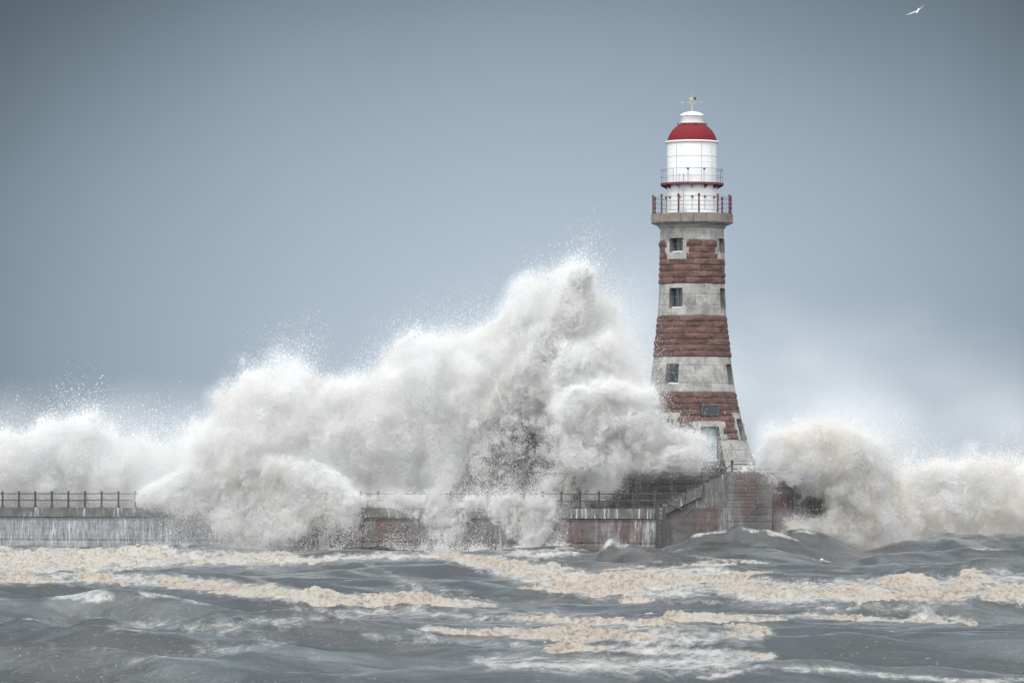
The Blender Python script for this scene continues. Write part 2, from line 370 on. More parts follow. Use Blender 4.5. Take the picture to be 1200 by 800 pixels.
cth = np.percentile(crest[20:780, 6:-6], [93, 99.3]); print('crest', cth)
foam_thin = np.maximum(foam_thin, .95 * sstep(cth[0], cth[1], crest) * sstep(-.1, .25, wob + .12))
sea = obj('sea', V, grid_faces(len(rows), len(cols)), M_water, None, True)
sea['kind'] = 'structure'; sea['label'] = 'grey storm sea heaving in front of the pier'
a_ = sea.data.attributes.new('foam', 'FLOAT', 'POINT'); a_.data.foreach_set('value', foam_thin.astype(np.float32).ravel())
# thick brown foam lying on the water, lumpy, with real thickness
rowF = np.arange(100, 300, .16); colF = np.arange(-40, 1241, 1.5)
D2, X2 = np.meshgrid(rowF, colF, indexing='ij'); x2 = (X2 - 600) * D2 / FPX
h2_ = sea_h(x2, D2); Y2 = 572 + (EYE - h2_) * FPX / D2
P2 = np.stack([x2 * .55, D2 * .16, x2 * 0], -1).reshape(-1, 3); wob2 = fbm(P2, 5, 2, .6).reshape(x2.shape) - .5
ft = np.zeros_like(x2); tn = np.zeros_like(x2)
for wgt, tone, pts in foamlines():
    mk = line_mask(X2 + 50 * wob2, Y2 + 16 * wob2, pts) * wgt; tn = np.where(mk > ft, tone, tn); ft = np.maximum(ft, mk)
P3 = np.stack([x2 * 1., D2 * .6, x2 * 0], -1).reshape(-1, 3)
brk = fbm(P3 * np.array([.9, .5, 1]) + 3, 5, 0, .58).reshape(x2.shape) - .5
lump = np.abs(fbm(np.stack([x2 * 4.6, D2 * 1.6, x2 * 0], -1).reshape(-1, 3), 4, 3, .6).reshape(x2.shape) * 2 - 1)
strk = fbm(np.stack([x2 * .16, D2 * .30, x2 * 0], -1).reshape(-1, 3) + 6, 4, 1, .6).reshape(x2.shape) - .5
body = ft - .57 + 1.25 * brk + 1.1 * strk
thick = sstep(0, .30, body) * (.022 + .22 * lump)
kp = body > 0; keep = kp.copy()
for dr_, dc_ in ((1, 0), (-1, 0), (0, 1), (0, -1), (1, 1), (1, -1), (-1, 1), (-1, -1)): keep |= np.roll(kp, (dr_, dc_), (0, 1))
keep[0] = keep[-1] = False; keep[:, 0] = keep[:, -1] = False
idx = -np.ones(x2.size, dtype=np.int64); F2 = grid_faces(len(rowF), len(colF)); F2 = F2[keep.ravel()[F2].all(1)]
used = np.unique(F2); idx[used] = np.arange(len(used))
V2 = np.stack([x2, D2, h2_ + np.where(body > 0, thick - .012, -.10)], -1).reshape(-1, 3)[used]
fo = obj('sea_foam', V2, idx[F2], M_foam, None, True); fo['kind'] = 'stuff'; fo['label'] = 'thick beige foam lying in lumpy bands on the grey water'; fo['category'] = 'sea foam'
tone_n = np.clip(tn + 1.2 * wob2, 0, 1)
a_ = fo.data.attributes.new('tone', 'FLOAT', 'POINT'); a_.data.foreach_set('value', tone_n.ravel()[used].astype(np.float32))

# ================================================================== PIER
def dfront(X): return 315 - 25 * X / 771.
LX, RX = at(-260, 600, dfront(-260)), at(769, 600, dfront(769))
DECK = 3.15
du = Vector((RX.x - LX.x, RX.y - LX.y, 0)).normalized(); dn = Vector((-du.y, du.x, 0))   # dn points away from the camera
def pier_pt(s, back, z): p = Vector((RX.x, RX.y, 0)) - du * s + dn * back; return Vector((p.x, p.y, z))
def rough_wall(mb, A, B, z0, z1, seg, amp=.05, lean=0.06, seed=0):
    # a sea wall face from A to B (xy), slightly leaning back, built as a relief of coursed blocks
    A, B = Vector(A), Vector(B); Ld = (B - A).length; u = (B - A) / Ld; n = Vector((u.y, -u.x))
    nx = max(2, int(Ld / seg)); nz = max(2, int((z1 - z0) / seg))
    S, Z = np.meshgrid(np.linspace(0, Ld, nx + 1), np.linspace(z0, z1, nz + 1), indexing='xy')
    row = np.floor((Z - z0) / .44); fz = np.abs(((Z - z0) / .44) % 1 - .5) * 2
    fx = np.abs(((S + row % 2 * .62) / 1.25) % 1 - .5) * 2
    rel = -amp * .7 * (sstep(.86, 1, fz) + sstep(.94, 1, fx))
    rel = rel + amp * 1.6 * (fbm(np.stack([S * 1.5, Z * 1.8, S * 0 + seed], -1).reshape(-1, 3), 4).reshape(S.shape) - .5)
    off = rel + (z1 - Z) * lean
    P = np.stack([A.x + u.x * S + n.x * off, A.y + u.y * S + n.y * off, Z], -1).reshape(-1, 3)
    return mb.add(P.tolist(), [tuple(f) for f in grid_faces(nz + 1, nx + 1).tolist()])
pier = thing('pier', 'long grey stone breakwater with water streaming down its face', 'pier', (RX.x, RX.y, 0))
Lc = (Vector((RX.x, RX.y)) - Vector((LX.x, LX.y))).length
split_s = (RX - at(330, 600, dfront(330))).length
def seg_wall(s0, s1, mat, label):
    mb = MB(); A = pier_pt(s0, 0, 0); B = pier_pt(s1, 0, 0)
    rough_wall(mb, (A.x, A.y), (B.x, B.y), -3, DECK - .62, .13)
    return mb.build('wall', mat, pier, False, label)
seg_wall(Lc, split_s, M_wallgrey, 'grey wall veiled in falling water')
seg_wall(split_s, 0, M_wallred, 'red brown block wall')
mb = MB()   # coping course, overhanging a little
for k in range(int(Lc / 2.4)):
    s0, s1 = k * 2.4, k * 2.4 + 2.385
    j = rng.normal(0, .008)
    A, B, Cc, Dd = pier_pt(s0, -.14 + j, 0), pier_pt(s1, -.14 + j, 0), pier_pt(s1, 9, 0), pier_pt(s0, 9, 0)
    mb.prism([(B.x, B.y), (A.x, A.y), (Dd.x, Dd.y), (Cc.x, Cc.y)], DECK - .615, DECK)
mb.build('coping', M_conc, pier)
mb = MB(); A, B, Cc, Dd = pier_pt(0, .35, 0), pier_pt(Lc, .35, 0), pier_pt(Lc, 8.6, 0), pier_pt(0, 8.6, 0)
mb.prism([(B.x, B.y), (A.x, A.y), (Dd.x, Dd.y), (Cc.x, Cc.y)], -3, DECK - .62); mb.build('core', M_conc, pier)

# pier railing
rail = thing('railing', 'dark iron railing with two bars along the edge of the pier', 'railing', tuple(pier_pt(0, .25, DECK)))
pm = MB(); pm.tube((0, 0, -.02), (0, 0, .95), .065, 8).ball((0, 0, 1.0), .085, 8, 6).tube((0, 0, -.01), (0, 0, .06), .12, 8)
first = None; SP = 1.33; npost = int(Lc / SP)
for k in range(npost):
    loc = pier_pt(k * SP + .15, .25, DECK) - Vector(ORG[rail.name])
    if first is None:
        first = bpy.data.objects.new('post', raw_mesh('post', pm.V, pm.F, [M_dark])); o = first
    else: o = first.copy()
    C.objects.link(o); o.parent = rail; o.location = loc
for h in (.47, .90):
    mb = MB(); mb.tube(pier_pt(-.3 if h > .5 else .1, .25, DECK + h), pier_pt(npost * SP, .25, DECK + h), .036, 6); mb.build('rail', M_dark, rail)

# pier head: raised platform that carries the lighthouse
TOP = 5.40
P_ = lambda X, d: (at(X, 0, d).x, d)
head = thing('lighthouse_platform', 'raised red brown stone platform with a stair under the striped lighthouse', 'platform', (P_(905, 290)[0], 290, 0))
ring = [P_(772, 290), P_(905, 289.6), P_(985, 296), P_(985, 305), P_(900, 311), P_(640, 312)]
mb = MB()
rough_wall(mb, P_(852, 290), P_(905, 289.6), -3, TOP - .02, .11, .03, .015, 5)
rough_wall(mb, P_(905, 289.6), P_(985, 296), -3, TOP - .02, .11, .03, .015, 9)
rough_wall(mb, P_(985, 296), P_(985, 305), -3, TOP - .02, .2, .07, .03, 9)
rough_wall(mb, P_(985, 305), P_(900, 311), -3, TOP - .02, .3, .05, .0, 9)
mb.build('wall', M_wallred, head)
mb = MB(); rough_wall(mb, P_(648, 296.3), P_(860, 294.2), DECK - .3, TOP - .02, .11, .028, .01, 21); mb.build('wall', M_wallred, head, False, 'set back wall beside the walkway')
mb = MB(); rough_wall(mb, P_(771, 290), P_(852, 290), -3, 3.2, .11, .03, .015, 31)
mb.build('wall', M_wallred, head, False, 'wall below the stair')
mb = MB()
inn = [P_(700, 296.4), P_(856, 294.6), P_(857, 290.6), P_(903, 290.2), P_(981, 296.2), P_(981, 304.7), P_(899, 310.5), P_(652, 311), P_(652, 296.8)]
mb.prism(inn, -3, TOP); mb.build('platform', M_conc, head)
# stair: steps climbing to the right, with a solid stepped side wall
mb = MB(); n_st = 13
xa, xb = at(776, 0, 290).x, at(856, 0, 290).x
for k in range(n_st):
    x0 = xa + (xb - xa) * k / n_st; x1 = xa + (xb - xa) * (k + 1) / n_st - .004
    zt = 3.30 + (TOP - 3.30) * (k + 1) / n_st
    mb.prism([(x0, 290.02), (x1, 290.02), (x1, 294.1), (x0, 294.1)], 3.205, zt)
mb.build('stair', M_conc, head)
mb = MB()   # sloping kerb wall over the lower steps
a0, a1 = at(779, 592, 289.8), at(822, 571, 289.8)
for z_off in (0,):
    mb.add([(a0.x, 289.75, a0.z - .55), (a1.x, 289.75, a1.z - .55), (a1.x, 289.75, a1.z), (a0.x, 289.75, a0.z),
            (a0.x, 290.0, a0.z - .55), (a1.x, 290.0, a1.z - .55), (a1.x, 290.0, a1.z), (a0.x, 290.0, a0.z)],
           [(0, 1, 2, 3), (7, 6, 5, 4), (3, 2, 6, 7), (0, 4, 5, 1), (0, 3, 7, 4), (1, 5, 6, 2)])
mb.build('kerb', M_conc, head)
mb = MB(); mb.tube(at(783, 586, 289.7), at(824, 567, 289.7), .03, 6)
for X, Y in ((783, 586), (803, 577), (824, 567)): mb.tube(at(X, Y, 289.7), at(X, Y + 8, 289.7), .03, 6)
mb.build('handrail', M_dark, head)

# platform railing by the stair head
pr = thing('railing', 'short dark railing at the stair head in front of the lighthouse base', 'railing', tuple(at(858, 553, 290.6)))
for X, Y, dd in ((858, 548, 290.5), (884, 551, 290.4)):
    mb = MB(); p = at(X, 553, dd); p.z = TOP; mb.tube(p, p + Vector((0, 0, .62)), .075, 8).ball(p + Vector((0, 0, .66)), .11, 8, 6); mb.build('post', M_dark, pr)
mb = MB(); q0, q1, q2 = at(846, 552.5, 290.5), at(858, 543.5, 290.5), at(925, 545, 290.4)
mb.path([q0, q1, q2], .045, 6); mb.build('rail', M_dark, pr)
mb = MB(); mb.tube(at(858, 549, 290.5), at(925, 550, 290.4), .04, 6); mb.build('rail', M_dark, pr)
pr2 = thing('railing', 'low dark rail across the foot of the lighthouse door step', 'railing', tuple(at(812, 553, 294.9)))
mb = MB(); mb.tube(at(770, 549.5, 294.9), at(846, 549.5, 294.9), .04, 6); mb.build('rail', M_dark, pr2)
for X in (772, 809, 845):
    mb = MB(); p = at(X, 553, 294.9); p.z = TOP; mb.tube(p, (p.x, p.y, at(X, 548.5, 294.9).z), .05, 6); mb.build('post', M_dark, pr2)

# timber fender ladder at the wall corner
lad = thing('ladder', 'dark timber ladder post standing against the corner of the pier wall', 'ladder', tuple(at(774, 640, 289)))
for X in (770.5, 778.5):
    mb = MB(); a, c = at(X, 592 - (774 - X) * .2, 289.2), at(X, 655, 289.2); mb.box((a + c) / 2, (.10, .12, (a.z - c.z) / 2)); mb.build('stile', M_timber, lad)
for Y in np.arange(598, 640, 5.5):
    mb = MB(); mb.tube(at(771, Y, 289.25), at(778, Y, 289.25), .03, 6); mb.build('rung', M_timber, lad)
# iron bars on the wall
def brace(label, segs, rr_):
    b0 = thing('iron_bracket', label, 'bracket', tuple(at(segs[0][0], segs[0][1], 289.4)), 'iron bars on the pier head wall')
    for (xa_, ya_, xb_, yb_) in segs: MB().tube(at(xa_, ya_, 289.35), at(xb_, yb_, 289.35), rr_, 6).build('bar', M_dark, b0)
brace('slanting dark iron bar on the wall under the stair', [(802, 605, 813, 594), (785, 591, 800, 597)], .06)
brace('crossed iron bar on the wall near its outer corner', [(873, 607, 890, 590), (884.5, 586.5, 889, 596)], .05)

# ================================================================== LIGHTHOUSE
CX, CY = at(811, 0, 300).x, 300.
lh = thing('lighthouse', 'red and white banded stone lighthouse with a red dome', 'lighthouse', (CX, CY, TOP))
YS = np.array([556, 545, 534, 517, 500, 485, 470, 452, 420, 395, 371, 350, 335, 310, 285, 266.])
HW = np.array([81., 75.5, 70.5, 64.5, 59.5, 55.8, 52.5, 49.2, 45, 42.2, 40, 38.7, 38.0, 37.4, 37.1, 37.1])
zz = np.array([zY(y) for y in YS]); rrs = HW / 18.4
zf = np.linspace(zz[0], zz[-1], 400); rf = np.interp(zf, zz, rrs); kern = np.ones(25) / 25
rf = np.convolve(np.pad(rf, 12, mode='reflect', reflect_type='odd'), kern, 'valid')
def wall_r(z): return np.interp(z, zf, rf)
TH_W = (-32., 68., 158., 248.); TH_DOOR = 18.
WIN = []   # theta, half angle, Y top, Y bottom, depth
for th in TH_W: WIN += [(th, 13.5, 280.5, 297, .42), (th, 13., 338.5, 362, .42), (th, 10.5, 427, 450.5, .42), (th, 8.5, 491, 516, .45)]
DOOR = (TH_DOOR, 10.5, 500.5, 550.5)
def snap(z): return round(z, 4)
bandY = [(553.5, 515, 'pale'), (515, 460, 'red'), (460, 419, 'pale'), (419, 371, 'red'), (371, 333.5, 'pale'), (333.5, 283, 'red'), (283, 267, 'pale')]
brkz = sorted({snap(zY(y)) for q in bandY for y in q[:2]} | {snap(zY(y)) for w_ in WIN for y in w_[2:4]} | {snap(zY(y)) for y in DOOR[2:]} | {snap(zY(y)) for y in (305, 494, 488)})
zl = []
for a, c in zip(brkz[:-1], brkz[1:]): zl += list(np.linspace(a, c, max(1, int(math.ceil((c - a) / .032))) + 1)[:-1])
zl = np.array(zl + [brkz[-1]]); thl = np.arange(-180, 180.01, .5)
TH, ZZ = np.meshgrid(thl, zl)                     # rows z, cols theta (degrees, 0 = towards camera, + = right)
def dth(a, c): return np.abs((a - c + 180) % 360 - 180)
def surround(th, z):
    s_ = np.zeros(th.shape, bool)
    for k, (t0, ha, yt, yb, dep) in enumerate(WIN):
        z0, z1 = zY(yb), zY(yt)
        if k % 4 in (0, 3):
            row = np.floor((z - z0 + 5) / .38) % 2
            s_ |= (dth(th, t0) < ha + np.where(row > 0, 11., 6.5) * 2.0 / wall_r(z)) & (z > z0 - .45) & (z < z1 + .4)
    row = np.floor((z + 5) / .40) % 2
    s_ |= (dth(th, TH_DOOR) < 12.5 + np.where(row > 0, 7, 3.5)) & (z < zY(494))
    return s_
def band_kind(z):
    for y0, y1, kd in bandY:
        if zY(y0) - 1e-6 <= z <= zY(y1) + 1e-6: yield (y0, y1, kd)
parts_bands = []
for bi, (y0, y1, kd) in enumerate(bandY):
    z0, z1 = snap(zY(y0)), snap(zY(y1)); sel = (zl >= z0 - 1e-6) & (zl <= z1 + 1e-6)
    th, z = TH[sel], ZZ[sel]; nr, nc = th.shape
    r = wall_r(z)
    nco = max(1, round((z1 - z0) / (.385 if kd == 'red' else .60))); ch = (z1 - z0) / nco
    row = np.clip(np.floor((z - z0) / ch + 1e-6), 0, nco - 1); f = (z - z0) / ch - row
    step = 24. if kd == 'red' else 27.
    off = (row * 11.3 + bi * 5) % step
    blk = np.floor((th + 180 + off) / step); fx = np.abs(((th + 180 + off) / step) % 1 - .5) * 2
    tone = ((np.sin(blk * 12.9898 + row * 78.233 + bi * 3.1) * 43758.5453) % 1)
    rad = np.radians(th)
    P = np.stack([np.sin(rad) * r * 1.6, -np.cos(rad) * r * 1.6, z * 1.9], -1).reshape(-1, 3)
    ns = (fbm(P + bi * 3, 5, 1, .6).reshape(th.shape) - .5)
    sur = surround(th, z)
    if kd == 'red':
        bulge = .058 * (1 - np.abs(2 * f - 1) ** 4) + .24 * ns * (1 - .6 * np.abs(2 * f - 1)) + .05 * (tone - .5) - .05 * sstep(.965, 1, fx) * (1 - np.abs(2 * f - 1))
        dr = np.where(sur, .055, bulge)
    else:
        dr = .05 * ns - .035 * sstep(.90, 1, np.abs(2 * f - 1)) - .035 * sstep(.965, 1, fx) + .012
    # openings
    fth = (th[:-1, :-1] + th[:-1, 1:]) / 2; fz = (z[:-1, :-1] + z[1:, :-1]) / 2
    hole = np.zeros(fth.shape, bool)
    for (t0, ha, yt, yb, dep) in WIN: hole |= (dth(fth, t0) < ha) & (fz > zY(yb)) & (fz < zY(yt))
    hole |= (dth(fth, DOOR[0]) < DOOR[1]) & (fz > zY(DOOR[3])) & (fz < zY(DOOR[2]))
    rr_ = r + dr
    Vb = np.stack([CX + np.sin(rad) * rr_, CY - np.cos(rad) * rr_, z], -1).reshape(-1, 3)
    Fb = grid_faces(nr, nc); fs = surround(fth, fz).ravel() if kd == 'red' else np.zeros(fth.size, bool); hole = hole.ravel()
    def emit(name, mask, mat):
        F_ = Fb[mask]
        if not len(F_): return
        us = np.unique(F_); mp = -np.ones(len(Vb), dtype=np.int64); mp[us] = np.arange(len(us))
        o = obj(name, Vb[us], mp[F_], mat, lh, False)
        a = o.data.attributes.new('tone', 'FLOAT', 'POINT'); a.data.foreach_set('value', tone.ravel()[us].astype(np.float32))
    emit('red_stone_band' if kd == 'red' else 'pale_stone_band', ~hole & ~fs, M_red if kd == 'red' else M_pale)
    cen = fth.ravel()
    for t_c in (TH_W + (TH_DOOR,)) if kd == 'red' else ():
        emit('stone_surround', ~hole & fs & (dth(cen, t_c) < 24.9) & (np.abs(dth(cen, t_c)) <= np.min([dth(cen, q_) for q_ in TH_W + (TH_DOOR,)], axis=0)), M_pale)
def frame_at(th):
    a = math.radians(th); return Vector((math.sin(a), -math.cos(a), 0)), Vector((math.cos(a), math.sin(a), 0))   # normal, right
def opening(t0, ha, yt, yb, r_in, mat, name, parent):
    z0, z1 = zY(yb), zY(yt); n, tt = frame_at(t0); mb = MB(); c = Vector((CX, CY, 0))
    zs = np.linspace(z0, z1, 24); ths = np.linspace(-ha, ha, 14)
    def outp(a, z):
        r = float(wall_r(z)) + .03; aa = math.radians(a); return c + n * (r * math.cos(aa)) + tt * (r * math.sin(aa)) + Vector((0, 0, z))
    def inp(a, z):
        r = float(wall_r(z)); return c + n * r_in + tt * (r * math.sin(math.radians(a))) + Vector((0, 0, z))
    for sgn in (-1, 1):
        Vv = [outp(sgn * ha, z) for z in zs] + [inp(sgn * ha, z) for z in zs]; k = len(zs)
        mb.add(Vv, [(i, i + 1, k + i + 1, k + i) for i in range(k - 1)])
    for z in (z0, z1):
        Vv = [outp(a, z) for a in ths] + [inp(a, z) for a in ths]; k = len(ths)
        mb.add(Vv, [(i, i + 1, k + i + 1, k + i) for i in range(k - 1)])
    o = mb.build(name, mat, parent)
    wv_ = float(wall_r(z1)) * math.sin(math.radians(ha))
    return o, c, n, tt, z0, z1, wv_
for (t0, ha, yt, yb, dep) in WIN:
    r_in = float(wall_r(zY((yt + yb) / 2))) * math.cos(math.radians(ha)) - dep
    if yt > 480: r_in = float(wall_r(zY(yt))) * math.cos(math.radians(ha)) - .3
    o, c, n, tt, z0, z1, hw = opening(t0, ha, yt, yb, r_in, M_pale, 'window', lh)
    Rm = Matrix((tt, n, Vector((0, 0, 1)))).transposed(); hw += .12; mid = c + n * (r_in + .0) + Vector((0, 0, (z0 + z1) / 2)); hh = (z1 - z0) / 2
    MB().box(mid, (hw, .012, hh), Rm).build('pane', M_glass, o)
    fr = MB(); pw = hw - .12
    for s_ in (-1, 1): fr.box(mid + tt * s_ * (pw - .04) + n * .03, (.04, .03, hh - .01), Rm)
    fr.box(mid + n * .03, (.02, .025, hh - .08), Rm)
    for zc in (hh - .04, .08): fr.box(mid + Vector((0, 0, zc)) + n * .03, (pw - .085, .022, .026), Rm)
    fr.build('frame', M_bronze, o)
    MB().box(mid + Vector((0, 0, -hh + .045)) + n * .10, (pw - .02, .08, .04), Rm).build('sill', M_white, o)
# door
r_in = float(wall_r(zY(500.5))) * math.cos(math.radians(DOOR[1])) - .42
do, c, n, tt, z0, z1, hw = opening(*DOOR, r_in, M_pale, 'doorway', lh)
Rm = Matrix((tt, n, Vector((0, 0, 1)))).transposed(); ds = zY(541) 
mid = c + n * r_in + Vector((0, 0, (ds + z1) / 2)); hh = (z1 - ds) / 2
lf = MB().box(mid, (hw + .05, .04, hh), Rm); lf.box(mid + n * .045 + tt * .0, (.012, .012, hh - .06), Rm)
lf.build('door_leaf', M_door, do)
MB().box(mid + n * .06 + tt * .16 + Vector((0, 0, -.22)), (.19, .03, .20), Rm).build('hatch', M_grey, do)
MB().box(mid + n * .10 + tt * .16 + Vector((0, 0, -.05)), (.13, .03, .13), Rm).build('notice', M_door, do)
MB().box(c + n * (r_in + .35) + Vector((0, 0, (ds + TOP) / 2)), (hw + .25, .62, (ds - TOP) / 2), Rm).build('door_step', M_conc, do)
MB().box(c + n * (r_in + 1.35) + Vector((0, 0, (ds + TOP) / 2 - .15)), (hw + .05, .36, (ds - TOP) / 2 - .15), Rm).build('door_step', M_conc, do)
# plaque
n, tt = frame_at(19.); rp = float(wall_r(zY(481))); Rm = Matrix((tt, n, Vector((0, 0, 1)))).transposed(); mid = Vector((CX, CY, zY(481))) + n * (rp + .10)
pq = MB().box(mid, (.60, .10, .34), Rm).build('plaque', M_plaque, lh)
pqm = MB()
for sx, sz, hx, hz in ((0, .31, .585, .022), (0, -.31, .585, .022), (.565, 0, .022, .286), (-.565, 0, .022, .286)): pqm.box(mid + n * .11 + tt * sx + Vector((0, 0, sz)), (hx, .02, hz), Rm)
pqm.build('rim', M_bronze, pq)
# cornice and gallery
c2 = (CX, CY); q = lambda px: px / 18.4
MB().lathe([(q(37.6), zY(268.5)), (q(39), zY(267.6)), (q(39.5), zY(266)), (q(41.5), zY(264.3)), (q(45.5), zY(263)), (q(46), zY(261.9)), (q(30), zY(261.9)), (q(30), zY(268.5))], c2, 96, True).build('cornice', M_pale, lh)
gs = MB()
for k in range(20):
    a0, a1 = k * 18 + .25, k * 18 + 17.75; aa = np.radians(np.linspace(a0, a1, 7)); o_ = q(48)
    poly = [(CX + o_ * math.sin(a), CY - o_ * math.cos(a)) for a in aa] + [(CX + 1.2 * math.sin(a), CY - 1.2 * math.cos(a)) for a in aa[::-1]]
    gs.prism(poly, zY(261.8), zY(251.6))
gs.build('gallery', M_slab, lh)
ZG = zY(251.6)
def ring_pts(r, z, n_=72): return [Vector((CX + r * math.sin(a), CY - r * math.cos(a), z)) for a in np.linspace(0, 2 * math.pi, n_ + 1)]
def gallery_rail(r, zbase, ztop, rails, pr_, rr_, ph, pm_, rm_, ballr, name):
    g = MB()
    g.path(ring_pts(r, rails[0]), rr_, 6); root = g.build(name, rm_, lh)
    for z in rails[1:]: MB().path(ring_pts(r, z), rr_ * .8, 6).build('rail', rm_, root)
    for k in range(12):
        a = math.radians(ph + 30 * k); p = Vector((CX + r * math.sin(a), CY - r * math.cos(a), zbase))
        m_ = MB().tube(p, (p.x, p.y, ztop), pr_, 8)
        if ballr: m_.ball((p.x, p.y, ztop + ballr * .6), ballr, 8, 6)
        m_.build('post', pm_, root)
gallery_rail(q(46.3), ZG, zY(231.5), [zY(y) for y in (232, 237.6, 242.6, 248)], .055, .026, 7.8, M_maroon, M_grey, .085, 'gallery_railing')
# lantern
RL = q(29.3)
ln = MB().lathe([(RL + .05, ZG), (RL + .05, ZG + .14), (RL, ZG + .15), (RL, zY(168.2)), (RL * .5, zY(168.2))], c2, 96).build('lantern_room', M_white, lh)
for o_ in [ln]:
    pass
for k in range(12):
    a = -40 + 30 * k; n, tt = frame_at(a); Rm = Matrix((tt, n, Vector((0, 0, 1)))).transposed()
    MB().box(Vector((CX, CY, (zY(169) + zY(215)) / 2)) + n * (RL + .004), (.013, .012, (zY(169) - zY(215)) / 2), Rm).build('glazing_bar', M_bar if k % 2 == 0 or k == 3 else M_white, ln)
    n, _ = frame_at(-2 + 30 * k); p = Vector((CX, CY, zY(231.6))) + n * (RL + .05)
    vn = MB().ball(p, .085, 8, 6).build('vent', M_dark, ln)
    MB().tube(p + n * -.03 + Vector((0, 0, -.08)), p + n * -.03 + Vector((0, 0, -.85)), .016, 5).build('drain_pipe', M_cream, vn)
MB().path(ring_pts(RL + .003, zY(184.2)), .016, 5).build('glazing_bar', M_bar, ln)
MB().path(ring_pts(RL + .003, zY(191)), .010, 5).build('glazing_bar', M_white, ln)
MB().lathe([(RL - .05, zY(168.3)), (q(31.2), zY(168)), (q(31.8), zY(167)), (q(31.2), zY(166)), (RL - .05, zY(165.8))], c2, 96, True).build('eaves', M_white, lh)
dm = MB().lathe([(q(h), zY(y)) for h, y in ((29.0, 166.2), (28.9, 165), (28.3, 162.4), (27.2, 159.5), (25.4, 156), (23, 152.6), (20, 149.6), (17, 147.4), (14.2, 145.6), (10, 144.8))], c2, 96).build('dome', M_dome, lh, True)
MB().path(ring_pts(q(18), zY(145.2)), .02, 5).build('handrail', M_grey, dm)
for k in range(8):
    n, _ = frame_at(k * 45 + 12); o_ = Vector((CX, CY, 0)); MB().tube(o_ + n * q(15.5) + Vector((0, 0, zY(147.5))), o_ + n * q(18.2) + Vector((0, 0, zY(145))), .025, 5).build('bracket', M_dark, dm)
MB().lathe([(q(13), zY(146)), (q(13.2), zY(144.8)), (q(12), zY(144.7))], c2, 48).build('collar', M_dark, dm)
vt = MB().lathe([(q(13.5), zY(144.9)), (q(13.6), zY(136.6)), (q(14.2), zY(136.3)), (q(14.2), zY(135.3)), (q(13.3), zY(134.3)), (q(10), zY(132.6)), (q(5), zY(131.1)), (0.02, zY(130.5))], c2, 64).build('ventilator', M_white, lh, True)
# weather vane
vn = MB().tube((CX, CY, zY(131)), (CX, CY, zY(121)), .055, 8, .035).tube((CX, CY, zY(121)), (CX, CY, zY(107)), .016, 6, .006).build('weather_vane', M_cream, lh)
ar = MB().tube((CX - .66, CY, zY(120.3)), (CX + .6, CY, zY(119.9)), .013, 6).tube((CX, CY - .6, zY(120.1)), (CX, CY + .6, zY(120.1)), .013, 6)
ar.box((CX - .64, CY, zY(120.3)), (.04, .01, .05)).box((CX + .6, CY, zY(120)), (.04, .01, .05)); ar.build('arms', M_cream, vn)
fl = MB()
for P in ([(-.22, 116), (-.1, 114.2), (.1, 114.0), (.24, 114.8), (.1, 116.8), (-.05, 117.8)],):
    poly = [(CX + a, zY(b_)) for a, b_ in P]; k = len(poly)
    fl.add([(x, CY - .015, z) for x, z in poly] + [(x, CY + .015, z) for x, z in poly], [tuple(range(k)), tuple(range(2 * k - 1, k - 1, -1))] + [(i, k + i, k + (i + 1) % k, (i + 1) % k) for i in range(k)])
fl.build('vane', M_cream, vn); MB().ball((CX + .17, CY - .03, zY(115.4)), .10, 8, 6).build('lamp', M_dark, vn)
MB().path([(CX - .12, CY, zY(122.5)), (CX - .2, CY, zY(120)), (CX, CY, zY(117.5)), (CX + .2, CY, zY(120)), (CX + .12, CY, zY(122.5))], .018, 5).build('scroll', M_cream, vn)
# upper gallery
RU = q(37)
ug = MB().lathe([(RL + .002, zY(217.6)), (RU, zY(217.6)), (RU, zY(215.2)), (RL + .002, zY(215.2))], c2, 96).build('upper_gallery', M_maroon, lh)
for k in range(12):
    n, tt = frame_at(-2 + 30 * k); o_ = Vector((CX, CY, 0)) 
    a, b_, d_ = o_ + n * (RL + .003) + Vector((0, 0, zY(222))), o_ + n * (RL + .003) + Vector((0, 0, zY(217.6))), o_ + n * (RU - .04) + Vector((0, 0, zY(217.6)))
    e = tt * .035; d2 = o_ + n * (RU - .04) + Vector((0, 0, zY(218.4)))
    MB().add([a - e, b_ - e, d_ - e, d2 - e, a + e, b_ + e, d_ + e, d2 + e], [(0, 1, 2, 3), (7, 6, 5, 4), (0, 3, 7, 4), (1, 5, 6, 2), (2, 6, 7, 3), (0, 4, 5, 1)]).build('bracket', M_maroon, ug)
gallery_rail(RU - .04, zY(215.2), zY(199), [zY(y) for y in (199, 207.5)], .022, .020, 20.4, M_grey, M_grey, 0, 'upper_railing')
for a in (-9.6, 20.4):
    n, _ = frame_at(a); MB().ball(Vector((CX, CY, zY(200))) + n * (RU + .02), .075, 8, 6).build('lamp', M_dark, ug)
# ladder between the galleries
n0, t0_ = frame_at(-23.); base = Vector((CX, CY, 0)) + n0 * (RL + .42); la = MB()
lb = Vector((CX, CY, 0)) + n0 * (RL + .30)
la.tube(base - t0_ * .17 + Vector((0, 0, ZG)), lb - t0_ * .15 + Vector((0, 0, zY(205))), .024, 6).tube(base + t0_ * .17 + Vector((0, 0, ZG)), lb + t0_ * .15 + Vector((0, 0, zY(205))), .024, 6)
lad2 = la.build('ladder', M_grey, lh)
for k in range(9):
    f = k / 9 + .06; p = base.lerp(lb, f * .75); z = ZG + (zY(205) - ZG) * f * .78; MB().tube(p - t0_ * .16 + Vector((0, 0, z)), p + t0_ * .16 + Vector((0, 0, z)), .016, 5).build('rung', M_grey, lad2)

